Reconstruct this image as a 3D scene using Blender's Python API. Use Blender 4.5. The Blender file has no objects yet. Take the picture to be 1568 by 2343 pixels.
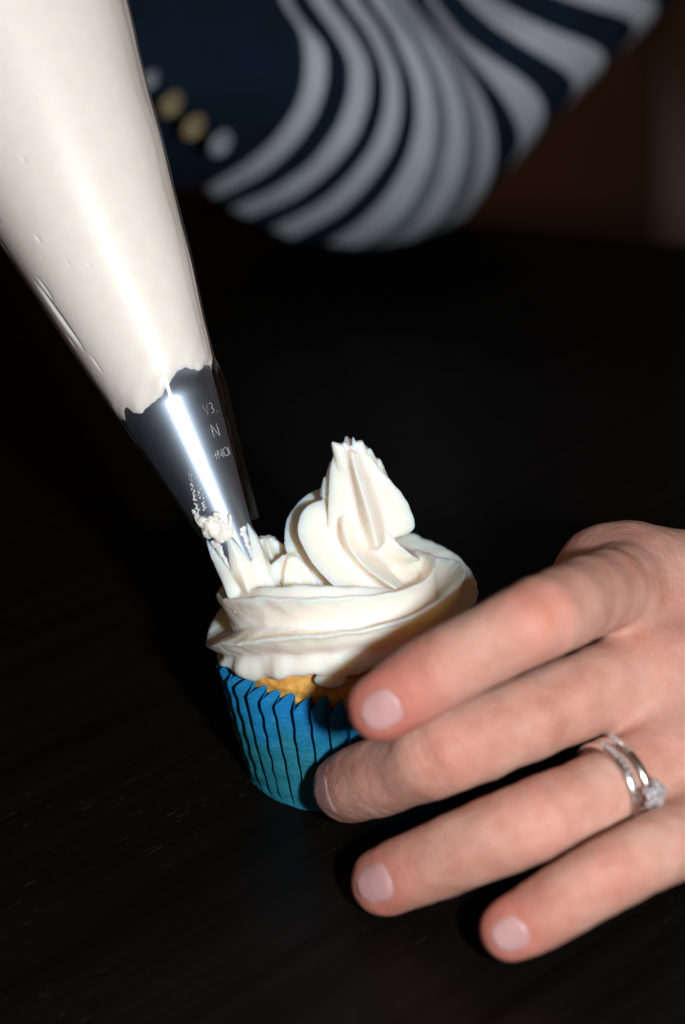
import bpy, bmesh, math, random
import numpy as np
from mathutils import Vector, Matrix
random.seed(7); rng = np.random.RandomState(11)
S = 0.001                                   # all shapes below are written in millimetres
scene = bpy.context.scene
COL = scene.collection

# ------------------------------------------------------------------ camera, world, light, exposure
PITCH, ROLL = math.radians(27), math.radians(3)
FPX = 1171 / math.tan(math.radians(12.1)); D0 = 563.0
Fv = np.array([0, math.cos(PITCH), -math.sin(PITCH)]); Uv = np.array([0, math.sin(PITCH), math.cos(PITCH)])
Xv = np.array([1.0, 0, 0])
CX = math.cos(ROLL) * Xv - math.sin(ROLL) * Uv
CY = math.sin(ROLL) * Xv + math.cos(ROLL) * Uv
def ray(px, py): return (px - 784) / FPX * CX - (py - 1171) / FPX * CY + Fv
CAM = -D0 * ray(800, 1728)
def at(px, py, d): return CAM + d * ray(px, py)

cam_data = bpy.data.cameras.new('camera'); cam = bpy.data.objects.new('camera', cam_data); COL.objects.link(cam)
m = Matrix.Identity(4)
for i in range(3):
    m[i][0] = CX[i]; m[i][1] = CY[i]; m[i][2] = -Fv[i]; m[i][3] = CAM[i] * S
cam.matrix_world = m
cam_data.sensor_fit = 'VERTICAL'; cam_data.sensor_height = 23.58; cam_data.lens = 55
cam_data.clip_start = 0.01; cam_data.clip_end = 50
cam_data.dof.use_dof = True; cam_data.dof.focus_distance = 0.536; cam_data.dof.aperture_fstop = 4.5
scene.camera = cam

world = bpy.data.worlds.new('World'); scene.world = world; world.use_nodes = True
bg = world.node_tree.nodes['Background']; bg.inputs[0].default_value = (1.0, 0.55, 0.26, 1); bg.inputs[1].default_value = 0.060

fl = bpy.data.lights.new('camera_flash', 'AREA'); fl.shape = 'RECTANGLE'; fl.size = 0.022; fl.size_y = 0.040
fl.energy = 3.25; fl.color = (1.0, 0.985, 0.96)
flash = bpy.data.objects.new('camera_flash', fl); COL.objects.link(flash)
fpos = CAM + 116 * CX - 14 * CY + 20 * Fv
flash.location = Vector(fpos) * S
flash.rotation_euler = (Vector((0, 0, 40)) - Vector(fpos)).to_track_quat('-Z', 'Y').to_euler()
scene.view_settings.view_transform = 'Standard'; scene.view_settings.look = 'None'
scene.view_settings.exposure = 0.0; scene.view_settings.gamma = 1.0
scene.render.engine = 'CYCLES'
scene.cycles.use_denoising = True
scene.cycles.max_bounces = 14; scene.cycles.diffuse_bounces = 8; scene.cycles.glossy_bounces = 6; scene.cycles.transparent_max_bounces = 16

# ------------------------------------------------------------------ helpers
def put(name, verts, faces, mat=None, parent=None, smooth=True, mats=None, midx=None, scale=S, origin=None, fixn=False):
    v = np.asarray(verts, float)
    if origin is not None: v = v - np.asarray(origin, float)
    me = bpy.data.meshes.new(name)
    me.from_pydata((v * scale).tolist(), [], [list(map(int, f)) for f in faces])
    for mm in (mats or ([mat] if mat else [])): me.materials.append(mm)
    if midx is not None: me.polygons.foreach_set('material_index', np.asarray(midx, np.int32))
    if smooth: me.polygons.foreach_set('use_smooth', np.ones(len(me.polygons), bool))
    me.update()
    if fixn:
        bm = bmesh.new(); bm.from_mesh(me); bmesh.ops.recalc_face_normals(bm, faces=bm.faces); bm.to_mesh(me); bm.free()
    o = bpy.data.objects.new(name, me); COL.objects.link(o)
    if origin is not None: o.location = Vector(origin) * S
    if parent is not None:
        o.parent = parent
        o.location = o.location - parent.location
    return o
def empty(name, loc, label, cat, group=None):
    o = bpy.data.objects.new(name, None); COL.objects.link(o); o.location = Vector(loc) * S
    o.empty_display_size = 0.01
    o['label'] = label; o['category'] = cat
    if group: o['group'] = group
    return o
def grid_faces(n, m_, wrap_n=False, wrap_m=False):
    f = []
    for i in range(n if wrap_n else n - 1):
        for j in range(m_ if wrap_m else m_ - 1):
            a, b = i, (i + 1) % n; c, d = j, (j + 1) % m_
            f.append((a * m_ + c, b * m_ + c, b * m_ + d, a * m_ + d))
    return f
def bumps(P, wl, seed, n=22):
    """smooth pseudo noise about -1..1 with wavelength wl (mm)"""
    r = np.random.RandomState(seed)
    k = r.normal(size=(n, 3)); k /= np.linalg.norm(k, axis=1)[:, None]
    k *= (2 * math.pi / (wl * r.uniform(0.7, 1.5, n)))[:, None]
    ph = r.uniform(0, 6.28, n)
    return np.sin(np.asarray(P) @ k.T + ph).sum(1) / math.sqrt(n / 2) / 1.6
def join_parts(parts):
    V, Fc, o = [], [], 0
    for v, f in parts:
        V.append(np.asarray(v, float)); Fc += [tuple(i + o for i in q) for q in f]; o += len(v)
    return np.vstack(V), Fc
def fuse(parts, voxel, smooth_it=1):
    """union of closed shells -> one skin"""
    V, Fc = join_parts(parts)
    me = bpy.data.meshes.new('tmp'); me.from_pydata(V.tolist(), [], Fc)
    o = bpy.data.objects.new('tmp', me); COL.objects.link(o)
    md = o.modifiers.new('r', 'REMESH'); md.mode = 'VOXEL'; md.voxel_size = voxel
    if smooth_it:
        s = o.modifiers.new('s', 'SMOOTH'); s.factor = 0.5; s.iterations = smooth_it
    dg = bpy.context.evaluated_depsgraph_get(); ev = o.evaluated_get(dg); em = ev.to_mesh()
    n = len(em.vertices); co = np.empty(n * 3, np.float32); em.vertices.foreach_get('co', co)
    fs = [tuple(p.vertices) for p in em.polygons]
    nr = np.empty(n * 3, np.float32); em.vertices.foreach_get('normal', nr)
    ev.to_mesh_clear(); bpy.data.objects.remove(o); bpy.data.meshes.remove(me)
    return co.reshape(-1, 3).astype(float), fs, nr.reshape(-1, 3).astype(float)
def ico(c, r, sub=2, sq=(1, 1, 1)):
    b = bmesh.new(); bmesh.ops.create_icosphere(b, subdivisions=sub, radius=1)
    v = np.array([x.co[:] for x in b.verts]) * np.array(sq) * r + np.array(c)
    f = [tuple(x.index for x in p.verts) for p in b.faces]; b.free(); return v, f
def tube(pts, rad, k=8, cap=True):
    pts = [np.asarray(p, float) for p in pts]; n = len(pts)
    rad = rad if hasattr(rad, '__len__') else [rad] * n
    V = []; up = np.array([0.13, 0.27, 0.95])
    for i in range(n):
        t = pts[min(i + 1, n - 1)] - pts[max(i - 1, 0)]; t /= np.linalg.norm(t) + 1e-9
        a = np.cross(t, up)
        if np.linalg.norm(a) < .1: a = np.cross(t, [1, 0, 0])
        a /= np.linalg.norm(a); b = np.cross(t, a)
        for j in range(k):
            w = 2 * math.pi * j / k; V.append(pts[i] + rad[i] * (math.cos(w) * a + math.sin(w) * b))
    Fc = grid_faces(n, k, False, True)
    if cap: Fc += [tuple(range(k))[::-1], tuple((n - 1) * k + j for j in range(k))]
    return np.array(V), Fc
def chaikin_closed(P, it=2):
    for _ in range(it):
        Q = np.roll(P, -1, 0)
        P = np.stack([.75 * P + .25 * Q, .25 * P + .75 * Q], 1).reshape(-1, P.shape[1])
    return P
def unit(v): v = np.asarray(v, float); return v / np.linalg.norm(v)

# ------------------------------------------------------------------ materials
def mat(name):
    m_ = bpy.data.materials.new(name); m_.use_nodes = True; nt = m_.node_tree
    return m_, nt, nt.nodes['Principled BSDF'], nt.nodes['Material Output']
def N(nt, t, **kw):
    n = nt.nodes.new(t)
    for k, v in kw.items():
        if k in n.inputs: n.inputs[k].default_value = v
        else: setattr(n, k, v)
    return n
def coords(nt, scale=(1, 1, 1), rot=(0, 0, 0)):
    t = N(nt, 'ShaderNodeTexCoord'); mp = N(nt, 'ShaderNodeMapping')
    mp.inputs['Scale'].default_value = scale; mp.inputs['Rotation'].default_value = rot
    nt.links.new(t.outputs['Object'], mp.inputs['Vector']); return mp.outputs[0]
def noise(nt, vec, scale, detail=3, rough=.5):
    n = N(nt, 'ShaderNodeTexNoise'); n.inputs['Scale'].default_value = scale; n.inputs['Detail'].default_value = detail
    n.inputs['Roughness'].default_value = rough; nt.links.new(vec, n.inputs['Vector']); return n.outputs['Fac']
def ramp(nt, fac, stops, interp='LINEAR'):
    r = N(nt, 'ShaderNodeValToRGB'); r.color_ramp.interpolation = interp
    els = r.color_ramp.elements
    while len(els) < len(stops): els.new(0.5)
    for e, (p, c) in zip(els, stops): e.position = p; e.color = (*c, 1) if len(c) == 3 else c
    nt.links.new(fac, r.inputs[0]); return r.outputs[0]
def bump(nt, h, strength, dist, normal=None):
    b = N(nt, 'ShaderNodeBump'); b.inputs['Strength'].default_value = strength; b.inputs['Distance'].default_value = dist
    nt.links.new(h, b.inputs['Height'])
    if normal is not None: nt.links.new(normal, b.inputs['Normal'])
    return b.outputs[0]
def mixc(nt, fac, a, b):
    x = N(nt, 'ShaderNodeMix'); x.data_type = 'RGBA'
    for s, v in ((0, fac), (6, a), (7, b)):
        if isinstance(v, (int, float)): x.inputs[s].default_value = v
        elif isinstance(v, tuple): x.inputs[s].default_value = (*v, 1)
        else: nt.links.new(v, x.inputs[s])
    return x.outputs[2]
def attr(nt, name):
    a = N(nt, 'ShaderNodeAttribute'); a.attribute_name = name; return a.outputs['Fac']

def frosting_mat(name, base, sss=.55, pit=.5):
    m_, nt, b, o = mat(name)
    v = coords(nt)
    n1 = noise(nt, v, 260, 4); c = ramp(nt, n1, [(.35, tuple(x * .97 for x in base)), (.65, base)])
    nt.links.new(c, b.inputs['Base Color'])
    b.inputs['Subsurface Weight'].default_value = sss; b.inputs['Subsurface Radius'].default_value = (1, .48, .20)
    b.inputs['Subsurface Scale'].default_value = 0.0048
    b.inputs['Roughness'].default_value = .38; b.inputs['Specular IOR Level'].default_value = .45
    vo = N(nt, 'ShaderNodeTexVoronoi'); vo.inputs['Scale'].default_value = 620; nt.links.new(v, vo.inputs['Vector'])
    pim = ramp(nt, vo.outputs['Distance'], [(.10, (1, 1, 1)), (.26, (0, 0, 0))])
    msk = ramp(nt, noise(nt, v, 330, 2), [(.52, (0, 0, 0)), (.60, (1, 1, 1))])
    pm = N(nt, 'ShaderNodeMath'); pm.operation = 'MULTIPLY'; nt.links.new(pim, pm.inputs[0]); nt.links.new(msk, pm.inputs[1])
    n2 = noise(nt, v, 1900, 3, .6)
    nn = bump(nt, n2, .10, .0005)
    nn = bump(nt, pm.outputs[0], pit, .00035, nn)
    nt.links.new(nn, b.inputs['Normal'])
    return m_
M_FROST = frosting_mat('buttercream', (.92, .88, .82), 1.0)
M_FILL = frosting_mat('buttercream_in_bag', (.88, .855, .815), .3, .10)

m_, nt, b, o = mat('black_stained_wood'); M_TABLE = m_
ang = math.radians(41)
v = coords(nt, (1, 1, 1), (0, 0, -ang))
def stretched(scale_along, scale_across):
    mp = N(nt, 'ShaderNodeMapping'); mp.inputs['Scale'].default_value = (scale_along, scale_across, 100); nt.links.new(v, mp.inputs['Vector']); return mp.outputs[0]
g1 = noise(nt, stretched(6, 160), 1, 5, .6)
c1 = ramp(nt, g1, [(.3, (.0024, .0020, .0018)), (.7, (.0060, .0050, .0045))])
pore = noise(nt, stretched(150, 1500), 1, 2, .5)
patch = ramp(nt, noise(nt, v, 22, 2), [(.42, (0, 0, 0)), (.62, (1, 1, 1))])
pr = ramp(nt, pore, [(.665, (0, 0, 0)), (.75, (1, 1, 1))])
mm = N(nt, 'ShaderNodeMath'); mm.operation = 'MULTIPLY'; nt.links.new(patch, mm.inputs[0]); nt.links.new(pr, mm.inputs[1])
nt.links.new(mixc(nt, mm.outputs[0], c1, (.036, .033, .030)), b.inputs['Base Color'])
b.inputs['Roughness'].default_value = .42; b.inputs['Specular IOR Level'].default_value = .07
nt.links.new(bump(nt, noise(nt, stretched(60, 900), 1, 3), .25, .0004), b.inputs['Normal'])

def flat(name, col, rough=.8, var=.25, sc=8, spec=.3):
    m_, nt, b, o = mat(name); v = coords(nt)
    n = noise(nt, v, sc, 4); c = ramp(nt, n, [(.3, tuple(x * (1 - var) for x in col)), (.7, tuple(x * (1 + var) for x in col))])
    nt.links.new(c, b.inputs['Base Color']); b.inputs['Roughness'].default_value = rough; b.inputs['Specular IOR Level'].default_value = spec
    return m_
M_FLOOR = flat('brown_floor', (.26, .13, .07), .6); M_WALL = flat('brown_wall', (.13, .062, .032), .9, .2, 2)

m_, nt, b, o = mat('blue_pleated_paper'); M_PAPER = m_
v = coords(nt)
sep = N(nt, 'ShaderNodeSeparateXYZ'); nt.links.new(v, sep.inputs[0])
nz = noise(nt, coords(nt, (1, 1, .45)), 170, 4, .6)
ad = N(nt, 'ShaderNodeMath'); ad.operation = 'MULTIPLY_ADD'; ad.inputs[1].default_value = .044; nt.links.new(nz, ad.inputs[0]); nt.links.new(sep.outputs[2], ad.inputs[2])
gre = ramp(nt, ad.outputs[0], [(.0385, (1, 1, 1)), (.050, (0, 0, 0))])          # butter has soaked the lower paper teal
fib = noise(nt, v, 1500, 3, .7)
blue = ramp(nt, fib, [(.3, (.004, .150, .375)), (.7, (.008, .195, .47))])
teal = ramp(nt, fib, [(.3, (.006, .125, .19)), (.7, (.020, .19, .27))])
nt.links.new(mixc(nt, gre, blue, teal), b.inputs['Base Color'])
b.inputs['Roughness'].default_value = .62; b.inputs['Specular IOR Level'].default_value = .25
cr = noise(nt, coords(nt, (1, 1, 1.6)), 420, 3, .55)
nt.links.new(bump(nt, fib, .25, .0002, bump(nt, cr, .5, .0007)), b.inputs['Normal'])

m_, nt, b, o = mat('golden_sponge'); M_CAKE = m_
v = coords(nt); n1 = noise(nt, v, 420, 5, .7)
nt.links.new(ramp(nt, n1, [(.25, (.42, .18, .03)), (.5, (.66, .36, .075)), (.75, (.80, .55, .19))]), b.inputs['Base Color'])
b.inputs['Subsurface Weight'].default_value = .25; b.inputs['Subsurface Radius'].default_value = (1, .4, .1); b.inputs['Subsurface Scale'].default_value = .002
b.inputs['Roughness'].default_value = .6
nt.links.new(bump(nt, noise(nt, v, 1100, 4, .7), .4, .0006), b.inputs['Normal'])

m_, nt, b, o = mat('skin'); M_SKIN = m_
v = coords(nt)
red = attr(nt, 'redness')
mot = noise(nt, v, 75, 4, .6)
base = ramp(nt, mot, [(.32, (.475, .235, .18)), (.5, (.555, .315, .255)), (.68, (.62, .385, .32))])
spot = ramp(nt, noise(nt, v, 190, 3, .5), [(.60, (0, 0, 0)), (.74, (.35, .35, .35))])
base = mixc(nt, spot, base, (.52, .225, .15))
nt.links.new(mixc(nt, red, base, (.57, .18, .145)), b.inputs['Base Color'])
b.inputs['Subsurface Weight'].default_value = .85; b.inputs['Subsurface Radius'].default_value = (1, .30, .16); b.inputs['Subsurface Scale'].default_value = .0034
b.inputs['Roughness'].default_value = .56; b.inputs['Specular IOR Level'].default_value = .25
vo = N(nt, 'ShaderNodeTexVoronoi'); vo.inputs['Scale'].default_value = 1300; nt.links.new(v, vo.inputs['Vector'])
nn = bump(nt, vo.outputs['Distance'], .34, .0003); nn = bump(nt, noise(nt, v, 420, 4, .6), .25, .0005, nn)
nt.links.new(nn, b.inputs['Normal'])

m_, nt, b, o = mat('fingernail'); M_NAIL = m_
nt.links.new(ramp(nt, noise(nt, coords(nt), 120, 2), [(.3, (.50, .275, .285)), (.7, (.56, .345, .35))]), b.inputs['Base Color'])
b.inputs['Roughness'].default_value = .30; b.inputs['Subsurface Weight'].default_value = .2; b.inputs['Subsurface Scale'].default_value = .001
b.inputs['Specular IOR Level'].default_value = .4

m_, nt, b, o = mat('brushed_steel'); M_STEEL = m_
v = coords(nt)
b.inputs['Base Color'].default_value = (.40, .44, .50, 1); b.inputs['Metallic'].default_value = 1
g2 = N(nt, 'ShaderNodeBsdfGlossy'); g2.inputs['Roughness'].default_value = .50; g2.inputs['Color'].default_value = (.32, .45, .62, 1)
ms = N(nt, 'ShaderNodeMixShader'); ms.inputs[0].default_value = .46
nt.links.new(b.outputs[0], ms.inputs[1]); nt.links.new(g2.outputs[0], ms.inputs[2]); nt.links.new(ms.outputs[0], o.inputs[0])
nt.links.new(ramp(nt, noise(nt, v, 260, 3), [(.3, (.38,) * 3), (.7, (.43,) * 3)]), b.inputs['Roughness'])
nt.links.new(bump(nt, noise(nt, v, 2600, 2), .05, .0002), b.inputs['Normal'])

m_, nt, b, o = mat('clear_bag_film'); M_FILM = m_
nt.nodes.remove(b)
gl = N(nt, 'ShaderNodeBsdfGlossy'); gl.inputs['Roughness'].default_value = .115; gl.inputs['Color'].default_value = (1, 1, 1, 1)
tr = N(nt, 'ShaderNodeBsdfTransparent'); tr.inputs[0].default_value = (.97, .97, .97, 1)
fr = N(nt, 'ShaderNodeFresnel'); fr.inputs['IOR'].default_value = 1.45
mx = N(nt, 'ShaderNodeMixShader'); nt.links.new(fr.outputs[0], mx.inputs[0]); nt.links.new(tr.outputs[0], mx.inputs[1]); nt.links.new(gl.outputs[0], mx.inputs[2])
ge = N(nt, 'ShaderNodeNewGeometry'); bf = N(nt, 'ShaderNodeMapRange')
bf.inputs['To Min'].default_value = 1.45; bf.inputs['To Max'].default_value = 1 / 1.45
nt.links.new(ge.outputs['Backfacing'], bf.inputs['Value']); nt.links.new(bf.outputs[0], fr.inputs['IOR'])
v = coords(nt)
nn = bump(nt, noise(nt, v, 45, 2, .45), .30, .0016)
nt.links.new(nn, gl.inputs['Normal']); nt.links.new(nn, fr.inputs['Normal'])
nt.links.new(mx.outputs[0], o.inputs[0])

m_, nt, b, o = mat('raised_clear_plastic'); M_LETTER = m_
b.inputs['Base Color'].default_value = (.8, .8, .82, 1); b.inputs['Roughness'].default_value = .12
b.inputs['Transmission Weight'].default_value = .6; b.inputs['Specular IOR Level'].default_value = .8

def cloth(name, col, var=.2):
    m_, nt, b, o = mat(name); v = coords(nt)
    n = noise(nt, v, 60, 3); c = ramp(nt, n, [(.3, tuple(x * (1 - var) for x in col)), (.7, tuple(x * (1 + var) for x in col))])
    nt.links.new(c, b.inputs['Base Color']); b.inputs['Roughness'].default_value = .9; b.inputs['Specular IOR Level'].default_value = .15
    b.inputs['Sheen Weight'].default_value = 0
    w = noise(nt, v, 900, 2); nt.links.new(bump(nt, w, .4, .0008), b.inputs['Normal']); return m_
M_NAVY = cloth('navy_cloth', (.0034, .0120, .027)); M_WHITE = cloth('white_cloth', (.42, .475, .57), .08); M_GREY = cloth('grey_cloth', (.12, .155, .19), .12)
M_PEARL = flat('pearl_button', (.22, .27, .32), .25, .4, 300, .6); M_GOLD = flat('golden_button', (.24, .20, .115), .3, .45, 300, .6)
m_, nt, b, o = mat('white_gold'); M_RING = m_
b.inputs['Base Color'].default_value = (.86, .85, .84, 1); b.inputs['Metallic'].default_value = 1; b.inputs['Roughness'].default_value = .22
m_, nt, b, o = mat('cut_stone'); M_STONE = m_
b.inputs['Base Color'].default_value = (.92, .95, 1, 1); b.inputs['Roughness'].default_value = .06; b.inputs['Metallic'].default_value = .75

# ------------------------------------------------------------------ setting
def slab(name, poly, z0, z1, mat_, label=None, cat=None, kind=None, bev=0):
    n = len(poly); V = [(x, y, z1) for x, y in poly] + [(x, y, z0) for x, y in poly]
    Fc = [tuple(range(n)), tuple(range(2 * n - 1, n - 1, -1))] + [(i, i + n, (i + 1) % n + n, (i + 1) % n) for i in range(n)]
    o = put(name, V, Fc, mat_, smooth=False)
    if bev:
        bm = bmesh.new(); bm.from_mesh(o.data)
        bmesh.ops.bevel(bm, geom=[e for e in bm.edges], offset=bev * S, segments=3, affect='EDGES'); bm.to_mesh(o.data); bm.free()
    if label: o['label'] = label; o['category'] = cat
    if kind: o['kind'] = kind
    return o
slab('floor', [(-3000, -2500), (3000, -2500), (3000, 2600), (-3000, 2600)], -780, -740, M_FLOOR, kind='structure')
slab('wall', [(-3000, 1700), (3000, 1700), (3000, 1760), (-3000, 1760)], -740, 1700, M_WALL, kind='structure')
tg = math.radians(66); g = np.array([math.cos(tg), math.sin(tg)]); h = np.array([math.sin(tg), -math.cos(tg)])
corner = lambda u, w: tuple(np.array([26.0, 371.0]) + u * g + w * h)
M_PALE = flat('grey_plaster', (.30, .26, .25), .9, .1, 3)
xw = at(1500, 300, 1)  ; tw = (1690 - CAM[1]) / (xw - CAM)[1]; xw = CAM[0] + tw * (xw - CAM)[0]
slab('wall', [(xw, 1640), (3000, 1640), (3000, 1696), (xw, 1696)], -740, 1700, M_PALE, kind='structure')
slab('table', [corner(0, -450), corner(0, 450), corner(-1100, 450), corner(-1100, -450)][::-1], -32, 0, M_TABLE,
     'black stained wooden table top the cupcake and fingers rest on', 'table', bev=3)

# ------------------------------------------------------------------ cupcake
cup = empty('cupcake', (0, 0, 0), 'vanilla cupcake in a blue pleated paper case with white frosting swirl', 'cupcake')
# paper case: zigzag pleats, thin paper with an inner skin
NP, PER = 44, 12
nt_, nz_ = NP * PER, 34
RB, RT, HT = 23.6, 28.7, 31.0
def pleat(u):
    return np.where(u < .88, .5 - (u / .88) ** 1.25, -.5 + (u - .88) / .12)
V = []
for side in (0, 1):
    for k in range(nz_):
        t = k / (nz_ - 1)
        th = np.arange(nt_) / nt_ * 2 * math.pi
        pid = np.floor(np.arange(nt_) / PER)
        wob = .005 * np.sin(pid * 2.3 + 6 * t) + .0022 * np.sin(pid * 5.1 + 17 * t + 1) + .0010 * np.sin(pid * 3.7 + 47 * t)
        u = (np.arange(nt_) % PER) / PER
        amp = .95 + 2.5 * t ** 1.4 + .25 * np.sin(pid * 1.7)
        amp = amp * (min(1, t / .06) if t < .06 else 1)
        R = RB + (RT - RB) * t + .35 * math.sin(math.pi * t) + amp * (pleat(u) - .5) + .9 + .16 * np.sin(31 * t + pid * 2.1) * np.sin(pid * 4.4)
        R = R - (.22 if side else 0)
        lip = (.55 * np.sin(pid * 2.9) + 2.6 * np.where(u < .88, np.sin(np.minimum(u / .72, 1.18) * math.pi / 2) - .5, .46 - .96 * (u - .88) / .12)) * max(0, (t - .8) / .2)
        z = .15 + HT * t + lip
        a = th + wob + .30
        V.append(np.stack([R * np.cos(a), R * np.sin(a), z], 1))
V = np.vstack(V); L = nz_ * nt_
Fc = grid_faces(nz_, nt_, False, True)
Fc = [f[::-1] for f in Fc] + [tuple(i + L for i in f) for f in Fc]
Fc += [((nz_ - 1) * nt_ + j, (nz_ - 1) * nt_ + (j + 1) % nt_, L + (nz_ - 1) * nt_ + (j + 1) % nt_, L + (nz_ - 1) * nt_ + j)[::-1] for j in range(nt_)]
Fc.append(tuple(range(nt_))[::-1]); Fc.append(tuple(L + j for j in range(nt_)))
put('paper_case', V, Fc, M_PAPER, cup, smooth=False, fixn=True)
# sponge
prof = [(0, 1.2), (21, 1.2), (22.3, 3), (25.4, 27), (26.6, 30.5), (26.6, 33.3), (24.2, 36), (19, 38.5), (13, 40), (0, 40.5)]
pr_ = np.array(prof, float); tt = np.linspace(0, len(pr_) - 1, 70); rr = np.interp(tt, range(len(pr_)), pr_[:, 0]); zz = np.interp(tt, range(len(pr_)), pr_[:, 1])
th = np.linspace(0, 2 * math.pi, 220, endpoint=False)
P = np.stack([np.outer(rr, np.cos(th)), np.outer(rr, np.sin(th)), np.outer(zz, np.ones_like(th))], -1).reshape(-1, 3)
dsp = .16 * bumps(P, 5, 3) + .16 * bumps(P, 1.5, 4)
rad = np.linalg.norm(P[:, :2], axis=1, keepdims=True) + 1e-6
P[:, :2] *= 1 + (dsp[:, None] / np.maximum(rad, 8)); P[:, 2] += .3 * dsp
put('sponge', P, grid_faces(70, 220, False, True), M_CAKE, cup, fixn=True)

# frosting: one rope piped round the rim (flange ridge, band, inner ridge) ...
TH = [-14, 0, 30, 60, 90, 120, 150, 180, 195, 210, 225, 240, 255, 270, 300, 330, 350, 366, 384]
FR = [29, 31.4, 31.8, 31.6, 31, 31, 31, 31.3, 31.8, 31.9, 31.6, 31, 30, 29.4, 29, 29, 28.6, 28.2, 24.5]
FZ = [41, 41.5, 43.2, 44, 42, 39, 34.5, 32.8, 36.2, 41.2, 44.9, 47.8, 49.5, 50, 50.4, 50.6, 49.6, 48.4, 46]
BR = [20, 21, 20.5, 20, 20, 21, 24, 27.6, 28.8, 28.6, 27.6, 26.2, 25.4, 24.6, 23.2, 22.4, 22.1, 21.6, 19.5]
BZ = [46, 47, 47.5, 48, 48, 47.5, 46, 46.2, 48.4, 51.4, 54.4, 55.8, 56.2, 56.1, 54.2, 52.0, 51.4, 51.4, 49.5]
CR = [21, 23, 23, 23, 23, 24, 25, 25.8, 25.6, 24.8, 24.2, 24, 23.8, 23.5, 23, 22.3, 21.9, 21.4, 19]
CZ = [41, 41.5, 42.5, 43, 42, 40, 36.8, 35.8, 38.6, 42.8, 45.6, 47.2, 47.6, 47.6, 47.0, 45.5, 43.5, 43, 42]
KZ = [37, 37.5, 38.5, 39, 38, 35.5, 32.6, 31.6, 33.6, 37.0, 40.2, 42.2, 43.4, 44.2, 44.4, 44, 43.4, 42.5, 40.5]
SZ = [33.5, 34, 34.5, 34.5, 34.5, 33.0, 31, 29.6, 30.2, 31.8, 33.4, 35.8, 37.3, 37.9, 37.2, 36, 36, 36.4, 38]
IZ = [-4, -4, -4, -4, -3, -2, -1, .4, 1.0, 1.2, 1.2, 1.1, 1.0, .8, -.6, -3, -4.5, -5, -5]
n_th = 460; ths = np.linspace(TH[0], TH[-1], n_th)
def ip(a):
    y = np.interp(ths, TH, a); k = np.hanning(23); k /= k.sum()
    return np.convolve(np.pad(y, 11, mode='edge'), k, 'valid')
fr_, fz_, br_, bz_, cr_, cz_, kz_, sz_, iz_ = map(ip, (FR, FZ, BR, BZ, CR, CZ, KZ, SZ, IZ))
secs = []
for i, t in enumerate(ths):
    a = math.radians(t)
    fo = .35 + math.exp(-((t - 222) / 26) ** 2)
    w = fo * (.55 * math.sin(a * 15 + 1 + math.sin(a * 5)) + .30 * math.sin(a * 27 + 2) + .25 * math.sin(a * 9))
    wz = .8 * math.sin(a * 9 + .6) + .7 * math.sin(a * 14 + 2) + .4 * math.sin(a * 27)
    j1 = .018 * math.sin(a * 97) + .015 * math.sin(a * 143 + 1) + .13 * math.sin(a * 41 + 1.5 * math.sin(a * 7)) * max(0, math.cos(a - .8))
    rf, zf, rb, zb, rc, zc, zk, zs = fr_[i], fz_[i], br_[i], bz_[i], cr_[i], cz_[i], kz_[i], sz_[i]
    rs = 27.4 + 1.6 * math.exp(-((t - 195) / 32) ** 2)
    Q = [(12, 36), (21, zs + 2.5), (rs - 1.2 + .3 * w, zs + wz * .6), (rs + .3 + w * .5, zs + .9 + wz * .5), (rs + .5 + w * .7, .5 * (zs + zk)), (rs - .6 + w * .5, zk - .5), (rs - .5, zk + .3),
         (.45 * rf + .55 * rs, .5 * (zk + zf) - .3), (rf - .6 + j1, zf - .65 + .06 * w), (rf + .1 + j1, zf - .25 + .06 * w), (rf + .05 + j1, zf + .25 + .06 * w), (rf - .6 + j1, zf + .6),
         (.5 * (rf + rc), .45 * zf + .55 * zc + .1), (rc + .6, zc + .15), (rc, zc + .5), (.55 * rc + .45 * rb - .15, .5 * (zc + zb)), (rb - .15, zb - 1), (rb + .05 + .6 * j1, zb + .5 * j1), (rb - .35, zb + .35 + .5 * j1), (rb - .8, zb + .1),
         (rb - 2.0, zb - 1.7), (rb - 3.6, zb + iz_[i] - .3), (rb - 4.2, zb + iz_[i] + .2), (rb - 4.8, zb + iz_[i] - .1), (rb - 7.5, zb - 4.5), (11, zb - 6.5)]
    Q = chaikin_closed(np.array(Q, float), 2)
    secs.append(np.stack([Q[:, 0] * math.cos(a), Q[:, 0] * math.sin(a), Q[:, 1]], 1))
nq = len(secs[0]); P = np.vstack(secs)
P[:, :] += (.16 * bumps(P, 6, 21))[:, None] * np.array([.5, .5, 1])
Fc = grid_faces(n_th, nq, False, True) + [tuple(range(nq)), tuple((n_th - 1) * nq + j for j in range(nq))[::-1]]
ring_part = (P, Fc)
# middle filler under the swirl
fill = ico((1, 0, 44), 1, 4, (19, 19, 6.5))
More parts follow.
